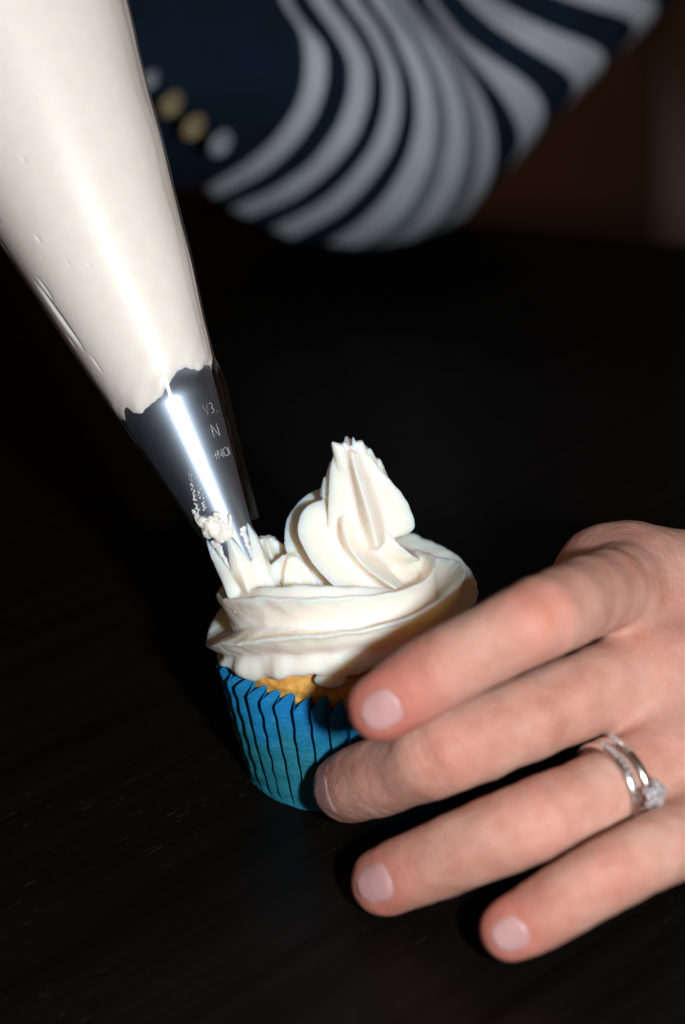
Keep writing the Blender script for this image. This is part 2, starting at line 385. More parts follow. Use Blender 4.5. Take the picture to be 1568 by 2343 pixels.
# star-shaped swirls
def star(zs, R, rin, cxs, cys, tw, Nl=5, sharp=.035, n_psi=260, topjag=0, pw=1.15, seed=5, nzs=90, taper_amp=None):
    zq = np.linspace(zs[0], zs[-1], nzs); f_ = lambda a: np.interp(zq, zs, a)
    R, cx_, cy_, tw = f_(R), f_(cxs), f_(cys), f_(tw); rin = f_(rin) if hasattr(rin, '__len__') else np.full(nzs, rin)
    k = np.hanning(9); k /= k.sum(); sm = lambda y: np.convolve(np.pad(y, 4, mode='edge'), k, 'valid')
    R, tw, cx_, cy_ = sm(R), sm(tw), sm(cx_), sm(cy_)
    psi = np.linspace(0, 2 * math.pi, n_psi, endpoint=False); out = []
    for i in range(nzs):
        s = np.sqrt(np.sin(Nl * (psi - math.radians(tw[i])) / 2) ** 2 + sharp ** 2) / math.sqrt(1 + sharp ** 2)
        lob = (1 - s) ** pw / (1 - sharp) ** pw
        r = R[i] * (rin[i] + (1 - rin[i]) * lob)
        z = np.full(n_psi, zq[i])
        if topjag:
            w = max(0, (i / (nzs - 1) - .55) / .45)
            z = z + w * topjag * (lob - .35 + .35 * np.sin(psi * 7 + seed) * np.sin(psi * 13))
        out.append(np.stack([cx_[i] + r * np.cos(psi), cy_[i] + r * np.sin(psi), z], 1))
    P = np.vstack(out)
    Fc = grid_faces(nzs, n_psi, False, True) + [tuple(range(n_psi))[::-1], tuple((nzs - 1) * n_psi + j for j in range(n_psi))]
    return P, Fc
bz = [38, 47, 50.5, 54, 58, 61, 63.5, 65, 66]
bulb = star(bz, [12, 14.8, 15.8, 15.7, 14.2, 12.0, 9.4, 6.4, 3.0], .50, [3.6] * 9, [0] * 9,
            [305, 278, 260, 236, 208, 193, 184, 179, 177], sharp=.09, pw=1.05)
bulb[0][:, 2] += -.40 * (bulb[0][:, 0] - 4) + .22 * np.clip(bulb[0][:, 1], 0, 99)
pz = [58.6, 60.2, 61.6, 64, 68.4, 72.6, 76.6, 79.8, 82]
peak = star(pz, [5.4, 8.9, 10.2, 10.2, 9.4, 8.5, 7.2, 5.3, 3.8], [.7, .6, .5, .48, .48, .5, .55, .62, .7], [6.9, 6.9, 6.9, 6.8, 6.5, 6.1, 5.5, 4.7, 4.2], [-.5] * 9,
            [207, 206, 205, 203, 200, 197, 193, 190, 188], sharp=.08, topjag=.25, pw=1.0)
peak[0][:, 2] -= np.clip((peak[0][:, 2] - 68) / 14, 0, 1) * .55 * np.clip(peak[0][:, 0] - 3.6, -1, 9)
spikes = [tube([(1.6, -1.6, 77), (1.1, -1.9, 80), (.5, -2.1, 82.4), (-.6, -2.3, 83.8)], [1.7, 1.6, 1.3, .2]), tube([(3.0, -1.7, 79), (2.5, -2.1, 82), (1.9, -2.2, 83.6)], [1.7, 1.2, .3]),
          tube([(4.5, -1.2, 79), (4.3, -1.5, 82.2), (4.0, -1.6, 84.6)], [1.4, .7, .14]), tube([(5.3, -.8, 77), (5.6, -1.1, 80), (5.4, -1.3, 83.2)], [2.4, 1.9, .7]),
          tube([(6.6, -.2, 75), (7.3, -.5, 78), (7.2, -.7, 81.0)], [2.4, 2.0, .6]), tube([(8.4, .2, 72), (9.0, .2, 75), (9.3, .1, 78.0)], [2.6, 2.0, .6]),
          tube([(.2, 1, 72), (-.7, .7, 75), (-1.0, .5, 77.8)], [2.4, 1.7, .4]), tube([(-.5, 2, 66), (-1.8, 1.7, 70), (-2.4, 1.4, 73.6)], [3.0, 2.4, .6])]

# bag frame (shared by nozzle, rope and bag)
TT = at(521, 1214, 533); TA = unit(at(190, 470, 538) - TT)              # film mouth, axis going up the bag
E1 = unit(CX - (CX @ TA) * TA); E2 = unit(np.cross(E1, TA))
if E2 @ Fv > 0: E2 = -E2                                               # towards the camera
def bagpt(s, R, phi, off=(0, 0)):
    return TT + s * TA + (R * math.cos(phi) + off[0]) * E1 + (R * math.sin(phi) + off[1]) * E2
def r_noz(s): return 5.55 + .178 * s if s > 0 else 5.55 + .05 * s
# the rope still leaving the nozzle: six ridges that rise between the teeth
ss = np.linspace(4, -17.5, 100); out = []
LOB0 = math.radians(93); npsi = 420; TOOTH = 9.0
psi = np.linspace(0, 2 * math.pi, npsi, endpoint=False)
dl = (psi - LOB0 + math.pi / 6) % (math.pi / 3) - math.pi / 6           # angle from the nearest ridge
for s in ss:
    Rc = r_noz(s)
    if s > -TOOTH:
        hw = max(.02, min(1, -s / TOOTH)) * math.pi / 6
        x = np.abs(dl) / hw
        r = np.where(x < 1, Rc + .35 + .75 * (1 - x) * min(1, -s / 4 if s < 0 else 0), Rc - 1.5)
        if s > 0: r = np.full(npsi, Rc - 1.5)
    else:
        q = (-s - TOOTH) / 13
        x = np.abs(dl) / (math.pi / 6)
        Ro = Rc + 1.1 + 1.3 * q; Ri = Rc + .35 - 2.2 * min(1, q * 2.2) + .9 * q
        r = Ri + (Ro - Ri) * (1 - np.sqrt(x * x + .002)) ** 1.15 if True else None
    out.append(TT + s * TA + np.outer(r * np.cos(psi + .12 * max(0, -s - 6) / 8), E1) + np.outer(r * np.sin(psi + .12 * max(0, -s - 6) / 8), E2))
P = np.nan_to_num(np.vstack(out)); nrp = len(ss)
rope = (P, grid_faces(nrp, npsi, False, True) + [tuple(range(npsi))[::-1], tuple((nrp - 1) * npsi + j for j in range(npsi))])
# a second, older lobe of the rope between the fresh one and the swirl
lobe2 = star([41, 45, 48, 51.5, 54.5, 56.5], [7, 7.6, 7.4, 6.2, 4.6, 1.8], .55, [-9, -9.2, -9.6, -10.2, -10.6, -10.8], [-5, -5, -4.6, -4.2, -4, -4], [250, 250, 250, 250, 250, 250], Nl=5, nzs=50, n_psi=160)
lobe3 = star([40, 44, 48, 51.5, 54.5, 56.5], [9, 9.0, 8.2, 6.6, 4.4, 1.4], .55, [-15, -15, -15.4, -15.8, -16.2, -16.4], [6.5, 6.5, 6, 5.5, 5, 5], [300, 295, 290, 285, 280, 280], Nl=5, nzs=50, n_psi=160)
for q_ in [peak] + spikes: q_[0][:, 2] -= .9; q_[0][:, 0] += .5
V, Fc, NR = fuse([ring_part, fill, bulb, peak, rope, lobe2, lobe3] + spikes + [ico((-3.2, -26.2, 36.9), 1, 3, (3.6, 1.7, 1.9))], .18, 6)
V += NR * (.035 * bumps(V, 2.8, 31) + .012 * bumps(V, 1.0, 32))[:, None]
put('frosting', V, Fc, M_FROST, cup)

# ------------------------------------------------------------------ piping bag
bag = empty('piping_bag', TT, 'clear plastic piping bag full of white frosting with a steel star nozzle', 'piping bag')
def surf_grid(s0, s1, n, m_, fR, name, mat_, phi0=0, phi1=2 * math.pi, wrap=True, edge=None):
    V = []
    for i in range(n):
        for j in range(m_):
            phi = phi0 + (phi1 - phi0) * j / (m_ if wrap else m_ - 1)
            a0 = s0 if edge is None else edge(phi)
            s = a0 + (s1 - a0) * (i / (n - 1)) ** (1.0 if edge is None else 1.5)
            R, off = fR(s, phi); V.append(bagpt(s, R, phi, off))
    return np.array(V), grid_faces(n, m_, False, wrap)
LBAG = 165.0
def seam(phi, s):                      # the flat heat-sealed seam on the right
    d = (phi + math.pi) % (2 * math.pi) - math.pi
    k = 1.0 if s < 30 else max(.35, 1 - (s - 30) / 10)
    return 1.4 * k * math.exp(-((d - .05) / .10) ** 2)
def r_film(s, phi, crease=True):
    R = 6.15 + .1845 * s - .00012 * max(0, s - 62) ** 2 + seam(phi, s)
    R += .16 * math.sin(.21 * s + 2 * math.cos(phi)) * math.exp(-((phi - .05) ** 2) / .3) + .10 * math.sin(.11 * s + 3 * phi)
    d_ = (phi + math.pi) % (2 * math.pi) - math.pi
    if crease: R += .09 * math.sin(30 * d_ + 1.6 * math.sin(.10 * s) + .8 * math.sin(.31 * s)) * math.exp(-((d_ - .38) / .36) ** 2)
    if s < 36: R += .10 * math.sin(9 * phi + .2 * s)
    return R, (0, 0)
Vo, Fo = surf_grid(-.6, LBAG, 170, 420, r_film, 'film', None, edge=lambda p: -.6 - .5 * math.cos(p - 2.6))
put('bag_film', Vo, Fo, M_FILM, bag, origin=TT, fixn=True)
# frosting filling inside the film, ragged lower edge over the nozzle
def low_edge(phi):
    return 33.0 + 2.2 * math.cos(phi - .25) - 1.4 * math.exp(-((phi - 2.0) / .35) ** 2) * 2 + 1.2 * math.exp(-((phi - 1.15) / .2) ** 2) + .35 * math.sin(phi * 7 + .6) + .22 * math.sin(phi * 13 + 2) + .16 * math.sin(phi * 29 + 1) * math.sin(phi * 5) - 1.6 * math.exp(-((phi - 2.75) / .22) ** 2)
DENT = [(58, 2.62, 7.5, .05, .9), (64.5, 2.55, 2.5, .03, .5), (79, 2.93, 3, .04, .7), (86, 2.62, 3.2, .028, .5), (104, 2.35, 1.0, .02, .4), (52, 2.75, 1.2, .03, .3), (74, 2.2, .9, .02, .3), (90, 1.9, .8, .02, .25), (45, 2.5, 2.2, .02, .3), (98, 2.45, 1.2, .02, .3)]
rdn = random.Random(4)
for _ in range(13): DENT.append((rdn.uniform(40, 125), rdn.uniform(.5, 2.9), rdn.uniform(.3, .8), rdn.uniform(.006, .014), rdn.uniform(.05, .2)))
def fillR(s, phi):
    R = r_film(s, phi, False)[0] - .45 * seam(phi, s) - .30
    for ds, dp, ls, lp, dep in DENT:
        u = (s - ds) / ls; q = (phi - dp - .012 * (s - ds) * .4) / lp
        e = u * u + q * q
        if e < 6: R -= dep * math.exp(-e * e)
    e = low_edge(phi)
    R -= .9 * math.exp(-(s - e) / .8) + .12 * math.sin(13 * phi + s) * math.exp(-(s - e) / 4)
    return R, (0, 0)
n1, n2 = 300, 420
Vf, Ff = surf_grid(0, LBAG, n1, n2, fillR, 'fill', None, edge=low_edge)
Vi = np.array([bagpt(low_edge(2 * math.pi * j / n2) + .5, r_noz(low_edge(2 * math.pi * j / n2)) - .6, 2 * math.pi * j / n2) for j in range(n2)])
Lf = len(Vf); Vf = np.vstack([Vf, Vi]); Ff += [(j, (j + 1) % n2, Lf + (j + 1) % n2, Lf + j)[::-1] for j in range(n2)]
Ff.append(tuple((n1 - 1) * n2 + j for j in range(n2)))
put('frosting_filling', Vf, Ff, M_FILL, bag, origin=TT, fixn=True)
# nozzle: steel cone with six teeth
nm = 6 * 24; rows = [36, 30, 22, 14, 7, 2, 0]
V = []
for s in rows:
    for j in range(nm): V.append(bagpt(s, r_noz(s), LOB0 + 2 * math.pi * j / nm, (-.012 * s, 0)))
tooth_rows = 10
for k in range(1, tooth_rows + 1):
    t = k / tooth_rows
    for j in range(nm):
        u = (j % 24) / 24 - .5                   # tooth centre midway between two ridges of the rope
        cen = LOB0 + 2 * math.pi * ((j // 24) + .5) / 6
        half = (1 - t) * .96 + .04
        phi = cen + u * 2 * math.pi / 6 * half
        R = r_noz(-9 * t)
        V.append(bagpt(-TOOTH * t, R, phi))
nr = len(rows); Fc = []
for i in range(nr - 1):
    for j in range(nm): a, b2 = i * nm + j, i * nm + (j + 1) % nm; Fc.append((a, b2, b2 + nm, a + nm))
for i in range(nr - 1, nr - 1 + tooth_rows):
    for j in range(nm):
        if j % 24 == 23: continue
        a, b2 = i * nm + j, i * nm + j + 1; Fc.append((a, b2, b2 + nm, a + nm))
noz = put('nozzle', V, Fc, M_STEEL, bag, origin=TT, fixn=True)
sd = noz.modifiers.new('thickness', 'SOLIDIFY'); sd.thickness = .00035; sd.offset = -1
# smears of frosting on the nozzle tip and up the inside of the film
parts = []
def lump(s, phi, r, lift=0, sq=(1, 1, 1)):
    parts.append(ico(bagpt(s, r_noz(s) + lift, phi, (-.1, 0)), r, 2, sq))
R4 = random.Random(9)
for ds, dp, r in ((3.6, 2.22, 1.5), (2.2, 2.05, 1.9), (.9, 1.98, 1.9), (-.4, 1.72, 1.7), (1.2, 2.28, 1.6), (-1.2, 1.62, 1.5), (-.9, 1.9, 1.5), (4.4, 2.34, 1.0), (3.3, 1.9, 1.1), (2.3, 1.75, 1.2), (.8, 1.62, 1.2)):
    lump(ds, dp, r, .05)
for k in range(6): lump(R4.uniform(-1.8, 4.6), R4.uniform(1.6, 2.4), R4.uniform(.5, .9), .9)
for k in range(8): lump(-.6 + .42 * k, 1.42 - .022 * k, .66 - .02 * k, .55)
for k in range(5): lump(4.8 + .5 * k, 2.36 + .05 * math.sin(k * 2.2), .62 - .06 * k, .1)
for tc, lean, wl, wr in ((LOB0 + math.pi / 6, .0, -.8, .30), (LOB0 - math.pi / 6, .0, .05, .85)):   # coat left on the two front teeth
    pv = []
    for lay in (.42, -.30):
        for k in range(24):
            t = .10 + .86 * k / 23
            for q in np.linspace(0, 1, 11):
                w = wl + (wr - wl) * q + (.10 * math.sin(t * 21) + .07 * math.sin(t * 43)) 
                ph = tc + (1 - t) * math.pi / 6 * .94 * max(-.92, min(.92, -w))
                pv.append(bagpt(-TOOTH * t, r_noz(-TOOTH * t) + lay * (.55 + .45 * math.sin(math.pi * q)), ph))
    f0 = grid_faces(24, 11); L_ = 24 * 11
    fl_ = f0 + [tuple(a + L_ for a in f)[::-1] for f in f0]
    rim = list(range(11)) + [a * 11 + 10 for a in range(1, 24)] + [23 * 11 + a for a in range(9, -1, -1)] + [a * 11 for a in range(22, 0, -1)]
    fl_ += [(rim[a], rim[(a + 1) % len(rim)], rim[(a + 1) % len(rim)] + L_, rim[a] + L_)[::-1] for a in range(len(rim))]
    parts.append((np.array(pv), fl_))
V, Fc, NR = fuse(parts, .16, 5)
V += NR * (.13 * bumps(V, 2.2, 41) + .06 * bumps(V, .6, 42))[:, None]
put('frosting_smear', V, Fc, M_FILL, bag, origin=TT)
parts = []
for k in range(64):
    s = 5.6 + .15 * k + R4.uniform(-.06, .06); w = (1 - k / 70)
    if R4.random() < .8: parts.append(ico(bagpt(s, r_film(s, 2.25)[0] - .24, 2.20 - .006 * k + .035 * math.sin(k * .9) + R4.uniform(-.02, .02)), (.26 * w + .07) * R4.uniform(.6, 1.2), 1))
    if k < 50 and R4.random() < .55: parts.append(ico(bagpt(s + .1, r_film(s, 2.0)[0] - .24, 1.95 - .004 * k + .04 * math.sin(k * 1.3 + 1) + R4.uniform(-.03, .03)), (.20 * w + .05) * R4.uniform(.5, 1.3), 1))
V, Fc = join_parts(parts); put('frosting_streak', V, Fc, M_FILL, bag, origin=TT, fixn=True)
# raised lettering moulded in the film
def strokes(lines, s_c, phi_c, size):
    pr2 = []
    for ln in lines:
        pts = []
        for u, w in ln:
            s = s_c + w * size; R = r_film(s, phi_c)[0]; pts.append(bagpt(s, r_film(s, phi_c - u * size / R)[0] + .04, phi_c - u * size / R))
        pr2.append(tube(pts, .085, 6))
    return pr2
Vl = [[(0, 1), (.32, 0), (.6, 1)]]; D3 = [[(1.0, .95), (1.25, 1), (1.4, .75), (1.15, .52), (1.4, .28), (1.25, .02), (1.0, .05)]]; DOT = [[(1.75, .0), (1.8, .1)]]
NL = [[(.0, 0), (0, 1)], [(0, 1), (.65, 0)], [(.65, 0), (.65, 1)]]
IL = lambda x: [[(x, 0), (x, 1)]]
sh = lambda L_, x: [[(u + x, w) for u, w in l] for l in L_]
OL = [[(.35 * math.cos(a) + .35, .5 + .5 * math.sin(a)) for a in np.linspace(0, 6.28, 13)]]
lp = strokes(Vl + D3 + DOT, 24.6, .98, 2.3) + strokes(NL, 19.4, .92, 2.9) + strokes(IL(0) + sh(NL, .35) + sh(OL, 1.25) + IL(2.2), 14.8, 1.04, 1.9)
V, Fc = join_parts(lp); put('raised_lettering', V, Fc, M_LETTER, bag, origin=TT, fixn=True)

# ------------------------------------------------------------------ person: left hand, forearm and arm as one skin
def surface_nets(Fg, org, h):
    nx, ny, nz = Fg.shape; ins = Fg < 0
    acc = np.zeros((nx - 1, ny - 1, nz - 1, 3)); cnt = np.zeros((nx - 1, ny - 1, nz - 1))
    off = [(0, 0), (0, 1), (1, 0), (1, 1)]
    for ax in range(3):
        o1, o2 = [a for a in range(3) if a != ax]
        for a, b in off:
            sl0 = [None] * 3; sl1 = [None] * 3
            for d, q in ((o1, a), (o2, b)): sl0[d] = sl1[d] = slice(q, Fg.shape[d] - 1 + q)
            sl0[ax] = slice(0, -1); sl1[ax] = slice(1, None)
            f0, f1 = Fg[tuple(sl0)], Fg[tuple(sl1)]; c = (f0 < 0) != (f1 < 0)
            t = np.where(c, f0 / np.where(c, f0 - f1, 1), 0)
            acc[..., ax] += np.where(c, t, 0); acc[..., o1] += np.where(c, a, 0); acc[..., o2] += np.where(c, b, 0); cnt += c
    act = cnt > 0; idx = -np.ones(act.shape, np.int64); idx[act] = np.arange(act.sum())
    g = np.argwhere(act); V = (g + acc[act] / cnt[act][:, None]) * h + org
    quads = []
    for ax in range(3):
        o1, o2 = [(1, 2), (2, 0), (0, 1)][ax]
        sl0 = [slice(1, -1)] * 3; sl1 = [slice(1, -1)] * 3; sl0[ax] = slice(0, -1); sl1[ax] = slice(1, None)
        i0, i1 = ins[tuple(sl0)], ins[tuple(sl1)]; ch = np.argwhere(i0 != i1)
        if not len(ch): continue
        flip = i1[tuple(ch.T)]
        p = ch.copy(); p[:, o1] += 1; p[:, o2] += 1
        def cell(da, db):
            q = p.copy(); q[:, o1] -= da; q[:, o2] -= db; return idx[tuple(q.T)]
        a, b, c, d = cell(1, 1), cell(0, 1), cell(0, 0), cell(1, 0)
        q = np.stack([a, b, c, d], 1); q[flip] = q[flip][:, ::-1]; quads.append(q)
    return V, np.vstack(quads)
def smin(a, b, k):
    h_ = np.clip(.5 + .5 * (b - a) / k, 0, 1); return b + (a - b) * h_ - k * h_ * (1 - h_)
def cone_sdf(P, a, b, ra, rb):
    ba = b - a; L2 = ba @ ba; t = np.clip(((P - a) @ ba) / L2, 0, 1)
    return np.linalg.norm(P - a - t[..., None] * ba, axis=-1) - (ra + (rb - ra) * t)

FING = dict(  # points from knuckle to tip with radii (mm)
    index=[(at(1470, 1338, 537), 10.4), (at(1385, 1350, 514), 8.8), (at(1240, 1412, 485), 8.5), (at(1120, 1472, 484), 7.9), (at(1000, 1537, 486), 7.8), (at(872, 1618, 489), 7.3)],
    middle=[(at(1490, 1530, 523), 10.2), (at(1300, 1605, 508), 9.1), (at(1030, 1715, 501), 8.9), (at(930, 1755, 509), 8.2), (at(862, 1778, 517), 8.5), (at(797, 1800, 527), 8.0)],
    ring=[(at(1540, 1735, 513), 10.0), (at(1400, 1802, 501), 8.5), (at(1235, 1872, 491), 8.4), (at(1100, 1927, 493), 8.1), (at(1000, 1968, 498), 7.9), (at(882, 2015, 505), 7.5)],
    pinky=[(at(1610, 1900, 502), 9.0), (at(1520, 1936, 489), 7.8), (at(1395, 1998, 480), 7.5), (at(1300, 2052, 480), 7.1), (at(1240, 2090, 482), 6.9), (at(1168, 2128, 484), 6.5)])
WR = at(1830, 1520, 556)
META = [(FING['index'][0][0], at(1760, 1400, 550), 10.2, 13.5), (FING['middle'][0][0], at(1790, 1490, 546), 10.6, 13.5),
        (FING['ring'][0][0], at(1800, 1580, 543), 10.2, 13.5), (FING['pinky'][0][0], at(1800, 1680, 540), 9.6, 13.0),
        (at(1450, 1362, 540), at(1395, 1335, 541), 10, 10), (at(1600, 1412, 545), at(1450, 1385, 545), 13, 11),
        (at(1470, 1480, 536), at(1680, 1560, 542), 9, 14), (at(1560, 1700, 522), at(1700, 1720, 536), 9, 13)]
THUMB = [(at(1740, 1425, 560), 13.5), (at(1550, 1388, 550), 12.4), (at(1405, 1352, 541), 9.8), (at(1262, 1442, 574), 8.8), (at(1060, 1500, 598), 8.0)]
h_ = .8
lo = np.array([2.0, -1e9, 0]); allp = [p for f in FING.values() for p, _ in f] + [p for p, _ in THUMB] + [a for q in META for a in q[:2]]
allp = np.array(allp); lo = allp.min(0) - 16; hi = allp.max(0) + 16
hi[0] = min(hi[0], at(1830, 1520, 556)[0] + 4)
nx = ((hi - lo) / h_).astype(int) + 1
G = np.stack(np.meshgrid(*[lo[i] + h_ * np.arange(nx[i]) for i in range(3)], indexing='ij'), -1).astype(np.float32)
def chain(pts, k):
    pts = [(np.asarray(p, np.float32), r) for p, r in pts]; d = None
    for (a, ra), (b, rb) in zip(pts[:-1], pts[1:]):
        e = cone_sdf(G, a, b, ra, rb); d = e if d is None else smin(d, e, k)
    return d
palm = None
for a, b, ra, rb in META:
    e = cone_sdf(G, a.astype(np.float32), b.astype(np.float32), ra, rb); palm = e if palm is None else smin(palm, e, 9)
e = cone_sdf(G, at(1780, 1540, 548).astype(np.float32), at(2050, 1520, 575).astype(np.float32), 24, 26); palm = smin(palm, e, 12)
def spline(pts, n=4):
    p = np.array([np.r_[a, r] for a, r in pts]); q = np.vstack([2 * p[0] - p[1], p, 2 * p[-1] - p[-2]]); out = []
    for i in range(1, len(q) - 2):
        for t in np.linspace(0, 1, n, endpoint=False):
            out.append(.5 * (2 * q[i] + (q[i + 1] - q[i - 1]) * t + (2 * q[i - 1] - 5 * q[i] + 4 * q[i + 1] - q[i + 2]) * t * t + (3 * q[i] - q[i - 1] - 3 * q[i + 1] + q[i + 2]) * t ** 3))
    out.append(q[-2]); return [(o_[:3], o_[3]) for o_ in out]
fd = {k_: chain(spline(v_, 3), 1.0) for k_, v_ in FING.items()}
hand = None
for k_ in ('index', 'middle', 'ring', 'pinky'):
    e = smin(palm, fd[k_], 6.0); hand = e if hand is None else smin(hand, e, 1.6)
hand = smin(hand, chain(THUMB, 5), 13)
Vh, Fh = surface_nets(hand, lo, h_)
del G, hand, palm, fd
# relax the grid steps
def relax(V, F_, it):
    e = np.vstack([F_[:, [0, 1]], F_[:, [1, 2]], F_[:, [2, 3]], F_[:, [3, 0]]])
    for _ in range(it):
        acc = np.zeros_like(V); c = np.zeros(len(V))
        for a, b in ((0, 1), (1, 0)):
            np.add.at(acc, e[:, a], V[e[:, b]]); np.add.at(c, e[:, a], 1)
        V = V + .5 * (acc / c[:, None] - V)
    return V
Vh = relax(Vh, Fh, 14)
def normals(V, F_):
    n = np.cross(V[F_[:, 2]] - V[F_[:, 0]], V[F_[:, 3]] - V[F_[:, 1]]); out = np.zeros_like(V)
    for k in range(4): np.add.at(out, F_[:, k], n)
    return out / (np.linalg.norm(out, axis=1, keepdims=True) + 1e-9)
Nh = normals(Vh, Fh)
red = np.zeros(len(Vh)); push = np.zeros(len(Vh))
gau = lambda p, s: np.exp(-((Vh - p) ** 2).sum(1) / (2 * s * s))
def chain_dist(pts):
    d = np.full(len(Vh), 1e9)
    for (a, ra), (b_, rb) in zip(pts[:-1], pts[1:]): d = np.minimum(d, cone_sdf(Vh, a, b_, ra, rb))
    return d
fdist = {k_: chain_dist(p) for k_, p in FING.items()}
own = {k_: np.clip((np.min([d for q, d in fdist.items() if q != k_], 0) - fdist[k_]) / 2.5 + .3, 0, 1) for k_ in FING}
CREASE = dict(index=((4, .35, .8), (2, .6, .6)), middle=((4, .28, 1.0), (2, .6, .7)), ring=((4, .4, .7), (2, .5, .6)), pinky=((4, .4, .7), (2, .5, .6)))
tocam = lambda p: unit(CAM - p)
NAILDIR = dict(index=unit(tocam(FING['index'][-1][0]) - .10 * CX - .15 * CY), middle=unit(-CX * 1.0 + .12 * tocam(FING['middle'][-1][0]) - .35 * CY),
               ring=unit(tocam(FING['ring'][-1][0]) - .05 * CX + .02 * CY), pinky=unit(tocam(FING['pinky'][-1][0]) + .15 * CX - .05 * CY))
for k_, pts in FING.items():
    tip, dip, pip, mcp = pts[5][0], pts[4][0], pts[2][0], pts[0][0]
    ax = unit(tip - dip)
    red = np.maximum(red, dict(index=1.0, middle=.40, ring=.95, pinky=.95)[k_] * own[k_] * gau(tip + 2 * ax, dict(index=13).get(k_, 9.5)))
    red = np.maximum(red, dict(index=.45, middle=.25, ring=.22, pinky=.22)[k_] * gau(pip + 7 * tocam(pip), 6.5))
    red = np.maximum(red, .22 * gau(mcp + 8 * tocam(mcp), 9))
    push += dict(index=.45, middle=.65, ring=.1, pinky=.1)[k_] * gau(pip + 8 * tocam(pip), 5.5)
    for j, (ci, dep, wid) in enumerate(CREASE[k_]):
        c = pts[ci][0]; a2 = unit(pts[ci + 1 if ci < 5 else 5][0] - pts[ci - 1][0])
        near = ((Vh - c) ** 2).sum(1) < 13 ** 2
        x = (Vh - c) @ a2
        dorsal = np.clip(Nh @ tocam(c), 0, 1) ** .6
        wob = .5 * bumps(Vh, 7, 77 + j)
        g_ = sum(np.exp(-((x - o_ + wob) / (.55 * wid)) ** 2) for o_ in ((-2.6, -.9, .9, 2.7) if ci == 4 else (-3.6, 3.6, 5.2)))
        push -= np.where(near, dep * .45 * g_ * dorsal, 0)
red = np.maximum(red, .35 * gau(at(1330, 1300, 548), 12)); red = np.maximum(red, .25 * gau(at(1540, 1450, 528), 10))
Vh = Vh + Nh * (push + .12 * bumps(Vh, 9, 51) + .05 * bumps(Vh, 3, 52))[:, None]
# forearm, elbow, upper arm and shoulder run on outside the picture into the top
ARM = [(at(1900, 1520, 560), 25), (at(2300, 1350, 610), 34), (at(2600, 1200, 660), 40), (at(2500, 500, 760), 44), (at(2050, -350, 880), 50), (at(1500, -700, 950), 62)]
A_ = [p for p, _ in ARM]; fine = []
for i in range(len(A_) - 1):
    for t in np.linspace(0, 1, 8, endpoint=False): fine.append((A_[i] * (1 - t) + A_[i + 1] * t, ARM[i][1] * (1 - t) + ARM[i + 1][1] * t))
fine.append((A_[-1], ARM[-1][1]))
Va, Fa = tube([p for p, _ in fine], [r for _, r in fine], 28)
person = empty('person', at(1100, -300, 900), 'person in a navy and white striped top steadying the cupcake with a ringed left hand', 'person')
V = np.vstack([Vh, Va]); Fc = [tuple(f) for f in Fh.tolist()] + [tuple(i + len(Vh) for i in f) for f in Fa]
porg = at(1100, -300, 900)
body = put('body', V, Fc, M_SKIN, person, origin=porg, fixn=True)
at_ = body.data.attributes.new('redness', 'FLOAT', 'POINT'); at_.data.foreach_set('value', np.concatenate([np.clip(red, 0, 1), np.zeros(len(Va))]).astype(np.float32))
# fingernails
from mathutils.bvhtree import BVHTree
bvh = BVHTree.FromPolygons(Vh.tolist(), Fh.tolist())
for k_, pts in FING.items():
    tip, dip, R = pts[5][0], pts[4][0], pts[5][1]
    ax = unit(tip - dip); nd = NAILDIR[k_]; nd = unit(nd - .9 * (nd @ ax) * ax); sd_ = unit(np.cross(ax, nd))
    Ln, Hf = dict(index=(8.8, .64), middle=(8.6, .74), ring=(9.4, .64), pinky=(7.6, .64))[k_]
    nu, nv = 18, 17; V = []
    rad_ = np.zeros((nu, nv)); ctr = np.zeros((nu, nv, 3)); dr = np.zeros((nu, nv, 3))
    for i in range(nu):
        u = i / (nu - 1)
        for j in range(nv):
            w = j / (nv - 1) * 2 - 1
            half = Hf * (1 - .50 * max(0, (u - .66) / .34) ** 2.2) * (1 - .38 * max(0, (.30 - u) / .30) ** 2)
            al = w * half
            x = (u - .66) * Ln * (1 - .12 * w * w)
            ctr[i, j] = tip + x * ax; dr[i, j] = math.cos(al) * nd + math.sin(al) * sd_
            hit = bvh.ray_cast(Vector(ctr[i, j] + 16 * dr[i, j]), Vector(-dr[i, j]))
            rad_[i, j] = 16 - hit[3] if hit[0] is not None and hit[3] < 14 else R * .8
    for _ in range(3):
        q = np.pad(rad_, 1, mode='edge'); rad_ = np.maximum(rad_ * .5 + .5 * (q[:-2, 1:-1] + q[2:, 1:-1] + q[1:-1, :-2] + q[1:-1, 2:]) / 4, rad_)
    for lay in (0, 1):
        for i in range(nu):
            for j in range(nv):
                w = abs(j / (nv - 1) * 2 - 1); u = i / (nu - 1)
                e = .20 - .42 * w ** 4 - .34 * max(0, 1 - u / .10) ** 2
                V.append(ctr[i, j] + (rad_[i, j] + (e if lay == 0 else -.4)) * dr[i, j])
    L_ = nu * nv; Fc = grid_faces(nu, nv); Fc = Fc + [tuple(i + L_ for i in f)[::-1] for f in Fc]
    rim = [j for j in range(nv)] + [i * nv + nv - 1 for i in range(1, nu)] + [(nu - 1) * nv + j for j in range(nv - 2, -1, -1)] + [i * nv for i in range(nu - 2, 0, -1)]
    Fc += [(rim[i], rim[(i + 1) % len(rim)], rim[(i + 1) % len(rim)] + L_, rim[i] + L_)[::-1] for i in range(len(rim))]
    put('fingernail', V, Fc, M_NAIL, person, origin=porg, fixn=True)

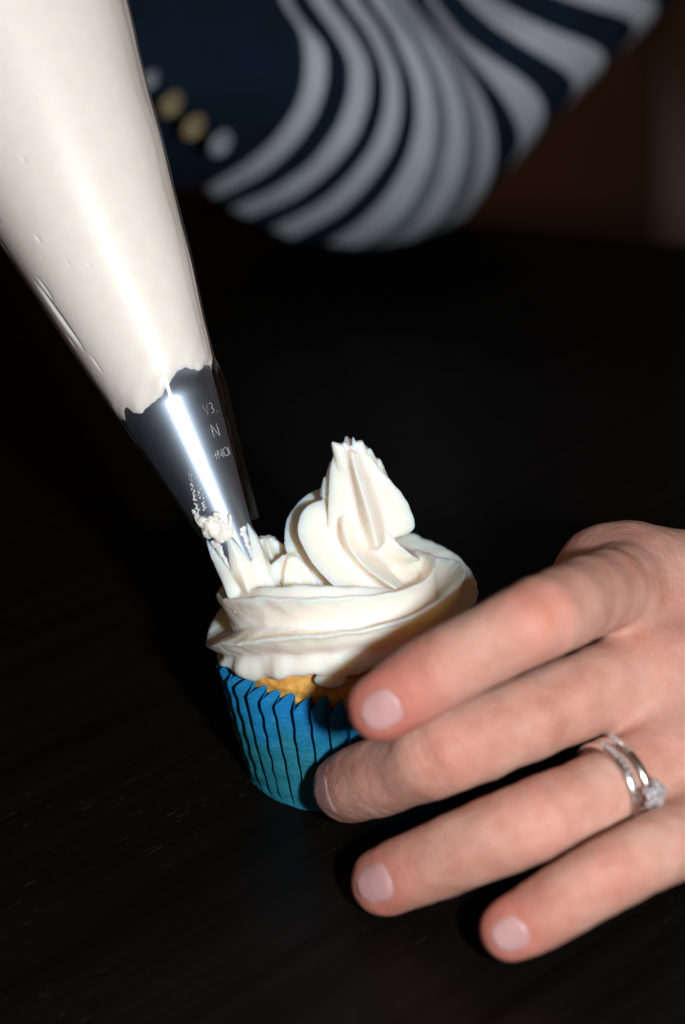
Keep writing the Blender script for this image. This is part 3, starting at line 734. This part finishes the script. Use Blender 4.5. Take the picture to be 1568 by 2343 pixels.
# ------------------------------------------------------------------ rings on the ring finger
rp = FING['ring']; fa = unit(rp[2][0] - rp[1][0])
def gem(name, r):
    b_ = bmesh.new(); bmesh.ops.create_uvsphere(b_, u_segments=8, v_segments=5, radius=r * S); me = bpy.data.meshes.new(name); b_.to_mesh(me); b_.free(); me.materials.append(M_STONE); return me
def ring_thing(name, label, shift, Rr, wid, thick, tilt):
    wid *= 1.15; thick *= 1.3
    c = rp[1][0] + shift * fa
    o = empty(name, c, label, 'ring', 'rings on the ring finger'); ax = unit(fa + tilt)
    a = unit(np.cross(ax, [0, 0, 1])); b = np.cross(ax, a); n = 96; V = []
    for i in range(n):
        t = 2 * math.pi * i / n; d = math.cos(t) * a + math.sin(t) * b
        for q in np.linspace(0, 2 * math.pi, 12, endpoint=False): V.append(c + (Rr + thick * math.cos(q)) * d + wid * math.sin(q) * ax)
    put('band', V, grid_faces(n, 12, True, True), M_RING, o, origin=c, fixn=True)
    return o, c, ax
def dirn(c, ax, px, py, Rr):     # direction in the ring's plane nearest the given sight line
    best = None; a = unit(np.cross(ax, [0, 0, 1])); b = np.cross(ax, a)
    for t in np.linspace(0, 2 * math.pi, 720):
        d = math.cos(t) * a + math.sin(t) * b
        if d @ (CAM - c) < 0: continue
        r_ = unit(ray(px, py)); v_ = c + Rr * d - CAM; e = np.linalg.norm(v_ - (v_ @ r_) * r_)
        if best is None or e < best[0]: best = (e, d)
    return best[1]
def stones(o, c, ax, Rr, d0, d1, n, r, side=0):
    me = gem('stone', r); w = math.acos(np.clip(d0 @ d1, -1, 1))
    for i in range(n):
        t = i / (n - 1); d = (math.sin((1 - t) * w) * d0 + math.sin(t * w) * d1) / math.sin(w)
        s = bpy.data.objects.new('stone', me); COL.objects.link(s); s.parent = o; s.location = Vector((Rr * d + side * ax)) * S
        s.rotation_euler = (i * 1.3, i * .7, i * 2.1)
r1, c_1, ax1 = ring_thing('wedding_ring', 'slim white gold wedding band set with a row of small stones, nearer the fingertip', 1.6, 9.7, 1.0, .62, -.02 * CX)
dA, dB = dirn(c_1, ax1, 1372, 1722, 10.4), dirn(c_1, ax1, 1440, 1800, 10.4)
stones(r1, c_1, ax1, 10.85, dA, dB, 9, .66)
r2, c_2, ax2 = ring_thing('engagement_ring', 'white gold ring with a raised flower cluster of stones, nearer the knuckle', -1.7, 9.8, .9, .6, .03 * CX)
dA, dB = dirn(c_2, ax2, 1395, 1705, 10.4), dirn(c_2, ax2, 1480, 1815, 10.4)
stones(r2, c_2, ax2, 10.9, dA, .75 * dB + .25 * dA, 9, .62)
me = gem('stone', .95); dB = unit(dB); sd_ = np.cross(ax2, dB)
for k in range(11):
    if k == 0: q = np.zeros(3); hgt = 12.6
    else:
        a = k * 2 * math.pi / (5 if k < 6 else 5) + (.6 if k > 5 else 0); rr_ = 1.5 if k < 6 else 2.5; q = rr_ * (math.cos(a) * ax2 + math.sin(a) * sd_); hgt = 12.2 if k < 6 else 11.6
    s = bpy.data.objects.new('stone', me); COL.objects.link(s); s.parent = r2; s.location = Vector(hgt * dB + q) * S; s.rotation_euler = (k * 1.1, k * .6, k)
V, Fc = tube([c_2 + 9.8 * dB, c_2 + 11 * dB, c_2 + 11.6 * dB], [1.0, 1.6, 2.6], 12); put('setting', V, Fc, M_RING, r2, origin=c_2, fixn=True)

# ------------------------------------------------------------------ striped top with navy panel
cv = lambda pts: [(242 + .8457 * x, .8457 * y) for x, y in pts]
EDGES = [  # stripe borders from the navy panel outwards (photo sight lines), cloth between two borders is one colour
    ('n', [(-60, -300), (-80, 0), (-70, 200), (-60, 380), (0, 500), (60, 520)]),
    ('n', [(420, -300), (470, 0), (525, 80), (535, 150), (530, 230), (505, 300), (440, 385), (365, 445), (270, 505)]),
    ('w', [(450, -300), (492, -10), (545, 70), (605, 130), (605, 230), (575, 320), (510, 410), (425, 480), (300, 538)]),
    ('n', [(490, -300), (540, -10), (600, 70), (655, 160), (655, 250), (620, 345), (550, 440), (450, 510), (330, 560)]),
    ('w', [(540, -300), (600, -10), (665, 70), (722, 170), (722, 270), (690, 370), (620, 460), (520, 540), (390, 592)]),
    ('n', [(570, -300), (630, -10), (700, 80), (752, 190), (752, 290), (720, 390), (660, 470), (580, 545), (440, 615)]),
    ('w', [(620, -300), (680, -10), (750, 80), (800, 200), (808, 300), (785, 400), (720, 500), (640, 580), (510, 648)]),
    ('n', [(640, -300), (705, -10), (775, 90), (830, 220), (838, 320), (815, 420), (755, 525), (680, 600), (590, 660)]),
    ('w', [(680, -300), (745, -10), (820, 90), (880, 220), (895, 330), (880, 440), (830, 550), (770, 620), (680, 668)]),
    ('g', [(700, -300), (765, -10), (845, 90), (905, 210), (930, 330), (915, 450), (880, 540), (830, 615), (740, 664)]),
    ('w', [(720, -300), (785, -10), (870, 90), (945, 210), (975, 330), (970, 440), (945, 530), (900, 600), (830, 648)]),
    ('g', [(735, -300), (800, -10), (890, 90), (970, 210), (1010, 320), (1015, 400), (1005, 480), (980, 550), (920, 615)]),
    ('w', [(750, -300), (815, -10), (910, 95), (1000, 215), (1045, 310), (1060, 380), (1055, 450), (1035, 510), (980, 580)]),
    ('n', [(800, -300), (860, -10), (930, 100), (1010, 195), (1075, 280), (1110, 350), (1118, 385), (1110, 420), (1075, 470)]),
    ('w', [(830, -300), (885, -10), (960, 90), (1060, 160), (1150, 215), (1190, 260), (1200, 300), (1185, 345), (1130, 415)]),
    ('n', [(900, -300), (950, -10), (1040, 75), (1140, 140), (1230, 195), (1262, 225), (1262, 255), (1245, 285), (1190, 345)]),
    ('w', [(960, -300), (1020, -30), (1120, 30), (1220, 75), (1320, 110), (1365, 135), (1365, 165), (1345, 190), (1270, 255)]),
    ('n', [(1060, -300), (1120, -40), (1230, 0), (1320, 30), (1400, 50), (1430, 70), (1428, 95), (1410, 115), (1370, 160)]),
    ('w', [(1160, -300), (1230, -80), (1320, -60), (1400, -40), (1470, -20), (1500, 0), (1500, 25), (1490, 45), (1440, 100)]),
    ('n', [(1360, -420), (1400, -250), (1460, -200), (1510, -150), (1550, -110), (1570, -70), (1570, -50), (1560, -30), (1530, 15)])]
MS, sub = 60, 7
def resample(p, n):
    p = np.array(cv(p), float); d = np.r_[0, np.cumsum(np.linalg.norm(np.diff(p, axis=0), axis=1))]; d /= d[-1]
    t = np.linspace(0, 1, n); q = np.stack([np.interp(t, d, p[:, 0]), np.interp(t, d, p[:, 1])], 1)
    k = np.hanning(9); k /= k.sum()
    for c in range(2): q[4:-4, c] = np.convolve(q[:, c], k, 'valid')
    return q
rows_, cols_ = [], []
E_ = [resample(p, MS) for _, p in EDGES]; kinds = [k for k, _ in EDGES]
E0 = [e.copy() for e in E_]
for i in range(len(E0) - 1):
    if kinds[i + 1] == 'w':
        if kinds[i] == 'n': E_[i] = E0[i] + .10 * (E0[i + 1] - E0[i])
        if i + 2 < len(kinds) and kinds[i + 2] == 'n': E_[i + 1] = E0[i + 1] - .10 * (E0[i + 1] - E0[i])
for i in range(len(E_) - 1):
    for k in range(sub):
        rows_.append(E_[i] * (1 - k / sub) + E_[i + 1] * (k / sub)); cols_.append(kinds[i + 1])
rows_.append(E_[-1]); NRW = len(rows_)
V = []
for i, q in enumerate(rows_):
    f = i / (NRW - 1)
    for j in range(MS):
        t = j / (MS - 1)
        dep = 755 + 60 * max(0, (t - .45) / .55) ** 2 + 70 * max(0, f - .45) ** 2 * 2 + 25 * max(0, .4 - t)
        ph = i / sub
        dep += (1.3 * math.cos(2 * math.pi * ph / 2) if ph > 1.2 else 0) * (.4 + .6 * math.sin(math.pi * t))
        V.append(at(q[j, 0], q[j, 1], dep))
nf = len(V)
for i, q in enumerate(rows_):
    for j in range(MS):
        t = j / (MS - 1); V.append(at(q[j, 0], q[j, 1], 755 + 60 + 150 * (1 - .55 * t) - 40 * abs(i / (NRW - 1) - .5)))
Fc, mi = [], []
for i in range(NRW - 1):
    for j in range(MS - 1):
        a = i * MS + j; Fc.append((a, a + MS, a + MS + 1, a + 1)); mi.append('nwg'.index(cols_[i]))
        Fc.append((nf + a, nf + a + 1, nf + a + MS + 1, nf + a + MS)); mi.append('nwg'.index(cols_[i]))
rim = [j for j in range(MS)] + [i * MS + MS - 1 for i in range(1, NRW)] + [(NRW - 1) * MS + j for j in range(MS - 2, -1, -1)] + [i * MS for i in range(NRW - 2, 0, -1)]
for i in range(len(rim)): a, b2 = rim[i], rim[(i + 1) % len(rim)]; Fc.append((a, b2, b2 + nf, a + nf)); mi.append(0)
top = put('striped_top', V, Fc, None, person, mats=[M_NAVY, M_WHITE, M_GREY], midx=mi, origin=porg)
# four shell buttons on the navy panel
BT = [(343, 182, M_PEARL, 24), (392, 238, M_GOLD, 32), (443, 290, M_GOLD, 32), (505, 328, M_PEARL, 33)]
for px, py, mt, rpx in BT:
    c = at(px, py, 749); nrm = unit(unit(CAM - c) + 1.7 * unit(.8 * CX - .6 * CY)); a = unit(np.cross(nrm, [.2, .1, 1])); b = np.cross(nrm, a)
    pr3 = [(0, .4), (1.0, .4), (1.2, -.4), (1.6, -.4), (1.9, .5), (3.6, .7), (4.6, 1.4), (5.6, 1.3), (6.2, .4), (6.0, -.8), (0, -.9)]; V = []; n = 28
    kf = rpx / 43
    for r_, z_ in pr3:
        for j in range(n): w = 2 * math.pi * j / n; V.append(c + kf * (r_ * (math.cos(w) * a + math.sin(w) * b) + z_ * nrm))
    bo = put('button', V, grid_faces(len(pr3), n, False, True), mt, top, origin=c)
    bo.location = Vector(c) * S - Vector(porg) * S
